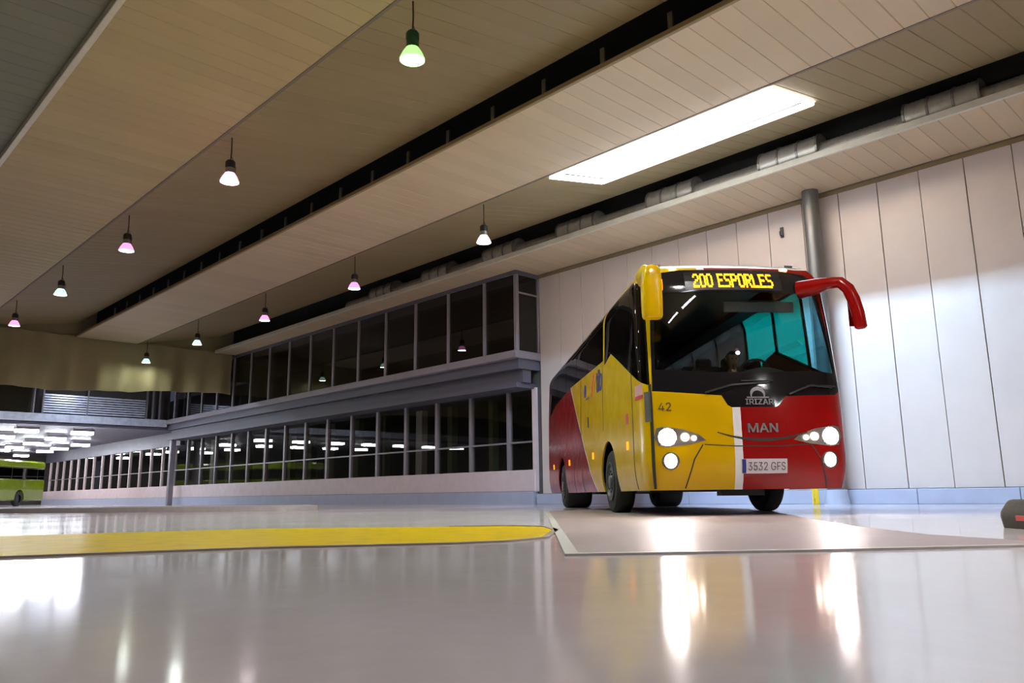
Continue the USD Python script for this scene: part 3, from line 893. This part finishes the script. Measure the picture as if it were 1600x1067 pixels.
obj('fleet_number', wrap(tm, -1.19, 1.385, .003), MAT['num'], BUS)
# side print: regional transport logo
TIBX = -3.35
tm = meshkit.text_mesh('tib', .36, .004, bold=True)
w_ = tm.bounds[1][0]
obj('logo_letters', wrap(tm, sR(-3.72), 2.10, .003, ks=.58 / w_), MAT['blue'], BUS, label='dark blue logo letters on the yellow side')
sl = [R([(sR(-4.30) + d, 2.08), (sR(-4.21) + d, 2.08), (sR(-3.93) + d, 2.48), (sR(-4.02) + d, 2.48)]) for d in (0, .15)]
obj('logo_slash', patches(sl[0], .003, .006), MAT['tib_red'], BUS)
obj('logo_slash', patches(sl[1], .003, .006), MAT['tib_orange'], BUS)
obj('logo_mark', patches(Point(sR(-4.95), 2.28).buffer(.13, 12), .003, .006), MAT['blue'], BUS)
obj('logo_caption', patches(unary_union([sbox(sR(-4.85), 2.09, sR(-4.5), 2.12)]), .003, .006), MAT['blue'], BUS)
obj('door_sticker', patches(sbox(sR(-.62), 1.58, sR(-.30), 1.78), .003, .006), MAT['pink'], BUS, label='red and white sticker on the door')
obj('sticker_band', patches(sbox(sR(-.62), 1.58, sR(-.30), 1.63), .005, .006), MAT['tib_red'], BUS)
obj('pillar_print', patches(sbox(-1.385, 1.25, -1.285, 1.66), .003, .006), MAT['grey_logo'], BUS, label='narrow bluish print on the front corner')
obj('small_sticker', patches(sbox(sR(-1.28), 1.30, sR(-1.12), 1.46), .003, .006), MAT['tib_red'], BUS)
for x in (-1.22, -4.17, -7.21, -9.97):
    obj('marker_lamp', patches(sbox(sR(x) - .05, .93, sR(x) + .05, 1.05), .012, .016), MAT['marker'], BUS, label='small orange side marker lamp')
for s in (-.80, .83):
    obj('clearance_lamp', patches(sbox(s - .05, 3.468, s + .05, 3.508), .02, .03), MAT['clear'], BUS, label='small amber roof lamp')

# destination display: 5 x 7 dot letters
G = {'2': '01110 10001 00001 00110 01000 10000 11111', '0': '01110 10001 10001 10001 10001 10001 01110', 'E': '11111 10000 10000 11110 10000 10000 11111', 'S': '01111 10000 10000 01110 00001 00001 11110',
     'P': '11110 10001 10001 11110 10000 10000 10000', 'O': '01110 10001 10001 10001 10001 10001 01110', 'R': '11110 10001 10001 11110 10100 10010 10001', 'L': '10000 10000 10000 10000 10000 10000 11111', ' ': '000 000 000 000 000 000 000'}
dd = obj('destination_display', patch(sbox(-.66, 3.11, .70, 3.40), .003, .02), MAT['black'], BUS, label='black destination display')
cells, col = [], 0
for ch in '200 ESPORLES':
    rows_ = G[ch].split()
    for r_, row in enumerate(rows_):
        for c_, bit in enumerate(row):
            if bit == '1':
                cells.append((col + c_, 6 - r_))
    col += len(rows_[0]) + 1
dw, dh = 1.13 / col, .031
led = unary_union([sbox(-.54 + a * dw - .002, 3.145 + b * dh - .002, -.54 + (a + 1.35) * dw, 3.145 + (b + 1.02) * dh) for a, b in cells])
obj('display_letters', patches(led, .008, .004), MAT['led'], dd, label='glowing orange letters')

# wipers
for a, b, c in (((-.55, 1.62), (-.2, 1.72), (.30, 1.76)), ((.55, 1.60), (.85, 1.72), (1.16, 1.70))):
    pts = [shell(*a, .03), shell(*b, .045), shell(*c, .03)]
    wp = obj('wiper', tube(pts, .014, 8, up=(.3, .1, 1)), MAT['black'], BUS)
    obj('blade', tube([shell(c[0] - .35, c[1] + .015, .02), shell(c[0], c[1] + .02, .02), shell(c[0] + .06, c[1] + .02, .02)], .011, 6, up=(.3, .1, 1)), MAT['gasket'], wp)

# mirrors: big drooping ear on the coach's right, drooping arm on its left
def rsec(cx, cy, z, hx, hy, n=28, e=3.2):
    t = np.arange(n) / n * 2 * math.pi
    return np.stack([cx + hx * np.sign(np.cos(t)) * np.abs(np.cos(t)) ** (2 / e), cy + hy * np.sign(np.sin(t)) * np.abs(np.sin(t)) ** (2 / e), np.full(n, z)], 1)


def loft(secs):
    n = len(secs[0])
    v = np.vstack(secs + [secs[0].mean(0)[None], secs[-1].mean(0)[None]])
    f = []
    for k in range(len(secs) - 1):
        for i in range(n):
            j = (i + 1) % n
            f += [[k * n + i, k * n + j, k * n + n + i], [k * n + j, k * n + n + j, k * n + n + i]]
    m = len(secs) * n
    for i in range(n):
        j = (i + 1) % n
        f += [[m, j, i], [m + 1, m - n + i, m - n + j]]
    g = trimesh.Trimesh(v, f, process=False)
    g.fix_normals()
    return g


MX, MY = .10, -1.25
prof = [(2.60, .08, .09), (2.605, .10, .12), (2.64, .115, .135), (2.8, .12, .14), (3.05, .12, .138), (3.2, .115, .128), (3.28, .10, .11), (3.33, .075, .08), (3.35, .03, .03)]
em = obj('ear_mirror', loft([rsec(MX - .05 * max(0, z - 3.1), MY + .10 * max(0, z - 3.1), z, hx, hy) for z, hx, hy in prof]), MAT['yellow'], BUS, smooth=50, label='large yellow drooping mirror housing in front of the windscreen corner')
obj('mirror_face', rbox(MX - .130, MX - .118, MY - .10, MY + .10, 2.68, 3.12, .004), MAT['mirror'], em)
obj('indicator', rbox(MX - .03, MX + .06, MY + .125, MY + .145, 2.98, 3.14, .01), MAT['marker'], em)
obj('mirror_arm', tube([(-.62, -1.14, 3.26), (-.36, -1.25, 3.32), (-.12, -1.27, 3.32), (.06, -1.23, 3.26)], [.13, .12, .10, .08], 16, flat=.8), MAT['yellow'], em, smooth=50)
arm = [(-.40, 1.02, 3.14), (-.22, 1.20, 3.15), (-.10, 1.34, 3.17), (.0, 1.45, 3.15), (.05, 1.53, 3.05), (.07, 1.58, 2.90), (.08, 1.62, 2.70), (.08, 1.645, 2.50), (.08, 1.648, 2.475)]
rm = obj('arm_mirror', tube(arm, [.13, .115, .085, .085, .09, .092, .092, .085, .05], 18, flat=.85, up=(1, .1, 0)), MAT['red'], BUS, smooth=50, label='red drooping mirror arm')
obj('mirror_face', rbox(-.035, -.022, 1.54, 1.69, 2.53, 2.88, .004), MAT['mirror'], rm)

# wheels
def wheel(x, y, dual=False):
    out = 1 if y > 0 else -1
    w = .30 if not dual else .60
    prof_t = [(.30, -w / 2), (.46, -w / 2), (.495, -w / 2 + .03), (.505, -w / 2 + .06), (.505, w / 2 - .06), (.495, w / 2 - .03), (.46, w / 2), (.30, w / 2)]
    t = obj('wheel', cat([lathe(prof_t, 40, 'y')]).apply_translation((x, y - out * w / 2, .505)), MAT['rubber'], BUS, smooth=40)
    rp_ = [(.001, .03), (.10, .03), (.12, .0), (.20, -.04), (.27, -.02), (.30, .02), (.31, .02), (.31, -.1), (.001, -.1)]
    rm_ = lathe([(a, -b * out) for a, b in rp_], 28, 'y')
    rm_.fix_normals()
    obj('rim', rm_.apply_translation((x, y, .505)), MAT['rim'], t, smooth=30)
    obj('hub', cat([cyl((x + .16 * math.cos(a), y, .505 + .16 * math.sin(a)), (x + .16 * math.cos(a), y + out * .025, .505 + .16 * math.sin(a)), .018, 8) for a in np.arange(8) * math.pi / 4]), MAT['rim'], t)


for x, d in ((-2.75, False), (-8.5, True)):
    for y in (-1.33, 1.40):
        wheel(x, y, d)
# underside, wheel wells and floor of the saloon
obj('underbody', cat([bx(-LEN + .3, -9.4, -1.2, 1.2, .36, .5), bx(-7.6, -3.6, -1.2, 1.2, .36, .5), bx(-1.9, -.4, -1.15, 1.15, .38, .5), bx(-9.4, -1.9, -.5, .5, .40, .55), bx(-.7, -.5, -.25, .35, .26, .38), bx(-9.4, -7.6, -.62, .62, .30, .6), bx(-3.2, -2.3, -.8, .8, .32, .5)]), MAT['black'], BUS)
for x0_, x1_, yi in ((-3.45, -2.05, .93), (-9.2, -7.8, .66)):
    for sg in (-1, 1):
        obj('wheel_well', cat([bx(x0_, x1_, sg * yi, sg * (yi + .03), .5, 1.27), bx(x0_, x1_, sg * yi, sg * 1.28, 1.27, 1.30)]), MAT['black'], BUS)
obj('saloon_floor', cat([bx(-LEN + .2, -1.6, -1.2, 1.2, 1.30, 1.36), bx(-1.6, -.5, -1.1, 1.1, 1.0, 1.06), bx(-LEN + .12, -LEN + .2, -1.1, 1.1, .5, 3.2)]), MAT['dash'], BUS)
dsec = [(-.42, 1.55), (-.36, 1.86), (-.52, 1.93), (-.85, 1.90), (-1.0, 1.60), (-.9, 1.10), (-.45, 1.10)]
dm = trimesh.creation.extrude_polygon(Polygon([(a, b) for a, b in dsec]), 2.1, engine='earcut')
dm.apply_transform(np.array([[1, 0, 0, 0], [0, 0, -1, 1.05], [0, 1, 0, 0], [0, 0, 0, 1.0]]))
obj('dashboard', dm, MAT['dash'], BUS)
obj('instrument_hood', tube([(-.75, y, 1.86 + .12 * math.sin((y - .15) / .85 * math.pi)) for y in np.linspace(.15, 1.0, 9)], .10, 10, up=(1, 0, 0)), MAT['dash'], BUS)
tr_ = trimesh.creation.torus(.24, .018, major_sections=32, minor_sections=8)
tr_.apply_transform(trimesh.transformations.rotation_matrix(math.radians(-62), [0, 1, 0]))
tr_.apply_translation((-1.08, .55, 2.02))
obj('steering_wheel', cat([tr_, cyl((-1.05, .55, 2.0), (-.8, .55, 1.85), .03), cyl((-1.06, .34, 2.0), (-1.06, .76, 2.0), .014)]), MAT['black'], BUS)
obj('sun_visor', rbox(-.62, -.58, -.02, 1.02, 2.86, 3.02, .01), MAT['visor'], BUS, label='grey rolled sun visor')
obj('sun_visor', rbox(-.70, -.66, .25, .85, 3.0, 3.06, .01), MAT['visor'], BUS)


def seat(x, y):
    st = obj('passenger_seat', cat([rbox(x - .25, x + .25, y - .22, y + .22, 1.66, 1.80, .04), rbox(x - .33, x - .20, y - .22, y + .22, 1.74, 2.46, .05), bx(x - .1, x + .1, y - .12, y + .12, 1.34, 1.68)]), MAT['seat'], BUS)
    obj('headrest', rbox(x - .32, x - .22, y - .14, y + .14, 2.44, 2.62, .04), MAT['seat'], st)


for x in np.arange(-2.9, -10.5, -.85):
    for y in (-.92, -.47, .47, .92):
        seat(float(x), y)
obj('driver_seat', cat([rbox(-1.95, -1.45, .30, .80, 1.45, 1.60, .05), rbox(-2.05, -1.9, .30, .80, 1.55, 2.25, .05), bx(-1.8, -1.6, .45, .65, 1.05, 1.46)]), MAT['seat'], BUS)
obj('saloon_ceiling', cat([bx(-LEN + .3, -1.0, -1.0, 1.0, 3.46, 3.49), bx(-LEN + .3, -2.4, -1.2, -.8, 3.22, 3.26), bx(-LEN + .3, -2.4, .95, 1.25, 3.32, 3.36)]), MAT['visor'], BUS)

# the driver: one continuous body on the driver seat, hands on the wheel
import manifold3d as m3


def blob(chain):
    """Hull of spheres bone by bone, joined and smoothed: one skin."""
    parts = []
    for (p, r), (q, s) in chain:
        a = trimesh.creation.icosphere(2, r)
        a.apply_translation(p)
        b = trimesh.creation.icosphere(2, s)
        b.apply_translation(q)
        parts.append(m3.Manifold.hull_points(np.vstack([a.vertices, b.vertices])))
    m = m3.Manifold.batch_boolean(parts, m3.OpType.Add).refine_to_length(.03)
    mm = m.to_mesh()
    t = trimesh.Trimesh(mm.vert_properties[:, :3], mm.tri_verts)
    trimesh.smoothing.filter_taubin(t, iterations=12)
    return t


def w2(p):
    a = math.radians(-129.5649)
    return (9.4526 + p[0] * math.cos(a) - p[1] * math.sin(a), 5.4756 + p[0] * math.sin(a) + p[1] * math.cos(a), p[2])


dr = thing('person', w2((-1.72, .55, 1.58)), -129.5649, label='driver in dark clothes seated behind the coach steering wheel, seen dimly through the windscreen', cat='person')
hip, chest, neck, head = (0, 0, .10), (-.04, 0, .42), (-.02, 0, .60), (.03, 0, .77)
ch = [((hip, .15), (chest, .16)), ((chest, .14), (neck, .06)), ((neck, .055), ((.02, 0, .70), .07)), (((.02, 0, .72), .085), ((.02, 0, .80), .095)), (((.09, 0, .70), .03), ((.05, 0, .72), .06)), (((.118, 0, .755), .013), ((.11, 0, .79), .010))]
for sg in (-1, 1):
    sh, el, wr_ = (-.03, sg * .20, .50), (.20, sg * .27, .30), (.52, sg * .20, .47)
    ch += [(((chest[0], sg * .08, .46), .10), (sh, .065)), ((sh, .06), (el, .045)), ((el, .044), (wr_, .030)), ((wr_, .032), ((.57, sg * .21, .49), .036))]
    for k in range(4):
        y_ = sg * .21 + (k - 1.5) * .017
        ch += [(((.58, y_, .50), .010), ((.625, y_, .515), .009)), (((.625, y_, .515), .009), ((.63, y_, .485), .008))]
    ch += [(((.56, sg * .18, .49), .012), ((.60, sg * .165, .495), .010))]
    kn, an = (.42, sg * .14, .10), (.46, sg * .14, -.36)
    ch += [(((.02, sg * .09, .06), .10), (kn, .065)), ((kn, .06), (an, .045)), ((an, .045), ((.60, sg * .15, -.42), .035))]
    ch += [(((.02, sg * .095, .77), .018), ((.01, sg * .098, .80), .018))]
bd = blob(ch)
obj('body', bd, MAT['skin'], dr, smooth=True)
obj('hair', blob([(((-.01, 0, .80), .098), ((.03, 0, .84), .075)), (((-.03, 0, .72), .07), ((-.01, 0, .80), .095))]), MAT['hair'], dr, smooth=True)
obj('eyes', cat([trimesh.creation.icosphere(2, .011).apply_translation((.105, sg * .033, .778)) for sg in (-1, 1)]), MAT['hair'], dr)
jk = [(((0, 0, .08), .165), (chest, .175)), ((chest, .155), ((-.02, 0, .52), .085))]
for sg in (-1, 1):
    sh, el, wr_ = (-.03, sg * .20, .50), (.20, sg * .27, .30), (.49, sg * .205, .455)
    jk += [(((chest[0], sg * .08, .46), .11), (sh, .078)), ((sh, .074), (el, .058)), ((el, .057), (wr_, .042)), (((.02, sg * .09, .06), .115), ((.42, sg * .14, .10), .078)), (((.42, sg * .14, .10), .075), ((.46, sg * .14, -.34), .06))]
obj('clothes', blob(jk), MAT['shirt'], dr, smooth=True, label='dark jacket and trousers')

# ---------------------------------------------------------------- the second bus, far off by the left picture edge
b2 = thing('parked_bus', (14.7, 62.0, 0), 50, label='yellow-green bus standing far off at the left picture edge', cat='bus')
w2_ = .0
body = rbox(-11.0, 0, 0, 2.5, .35, 1.75, .08)
for x in (-3.0, -9.0):
    c_ = trimesh.creation.cylinder(.56, .9, sections=28)
    c_.apply_transform(trimesh.transformations.rotation_matrix(math.pi / 2, [1, 0, 0]))
    c_.apply_translation((x, .2, .5))
    body = trimesh.boolean.difference([body, c_], engine='manifold')
obj('lower_body', body, MAT['bus2'], b2)
obj('roof', rbox(-11.0, 0, 0, 2.5, 2.42, 2.95, .12), MAT['bus2'], b2)
obj('pillars', cat([bx(x, x + .06, .02, .06, 1.75, 2.42) for x in (-10.9, -9.2, -7.5, -5.8, -4.1, -2.4, -1.0, -.10)] + [bx(-10.9, -.1, 1.2, 1.3, 1.75, 2.42)]), MAT['black'], b2)
for a, b in zip((-10.84, -9.14, -7.44, -5.74, -4.04, -2.34, -.94), (-9.2, -7.5, -5.8, -4.1, -2.4, -1.0, -.10)):
    obj('side_window', bx(a, b, .03, .045, 1.75, 2.42), MAT['glass_side'], b2)
for x in (-3.0, -9.0):
    t = obj('wheel', lathe([(.25, -.14), (.44, -.14), (.48, -.10), (.48, .10), (.44, .14), (.25, .14)], 28, 'y').apply_translation((x, .16, .48)), MAT['rubber'], b2, smooth=40)
    obj('rim', lathe([(.001, -.06), (.26, -.10), (.26, .05), (.001, .05)], 24, 'y').apply_translation((x, .16, .48)), MAT['rim'], t, smooth=40)
    obj('wheel', lathe([(.001, -.14), (.44, -.14), (.48, -.10), (.48, .10), (.44, .14), (.001, .14)], 28, 'y').apply_translation((x, 2.3, .48)), MAT['rubber'], b2, smooth=40)
obj('underbody', bx(-10.8, -.2, .8, 2.2, .3, .5), MAT['black'], b2)
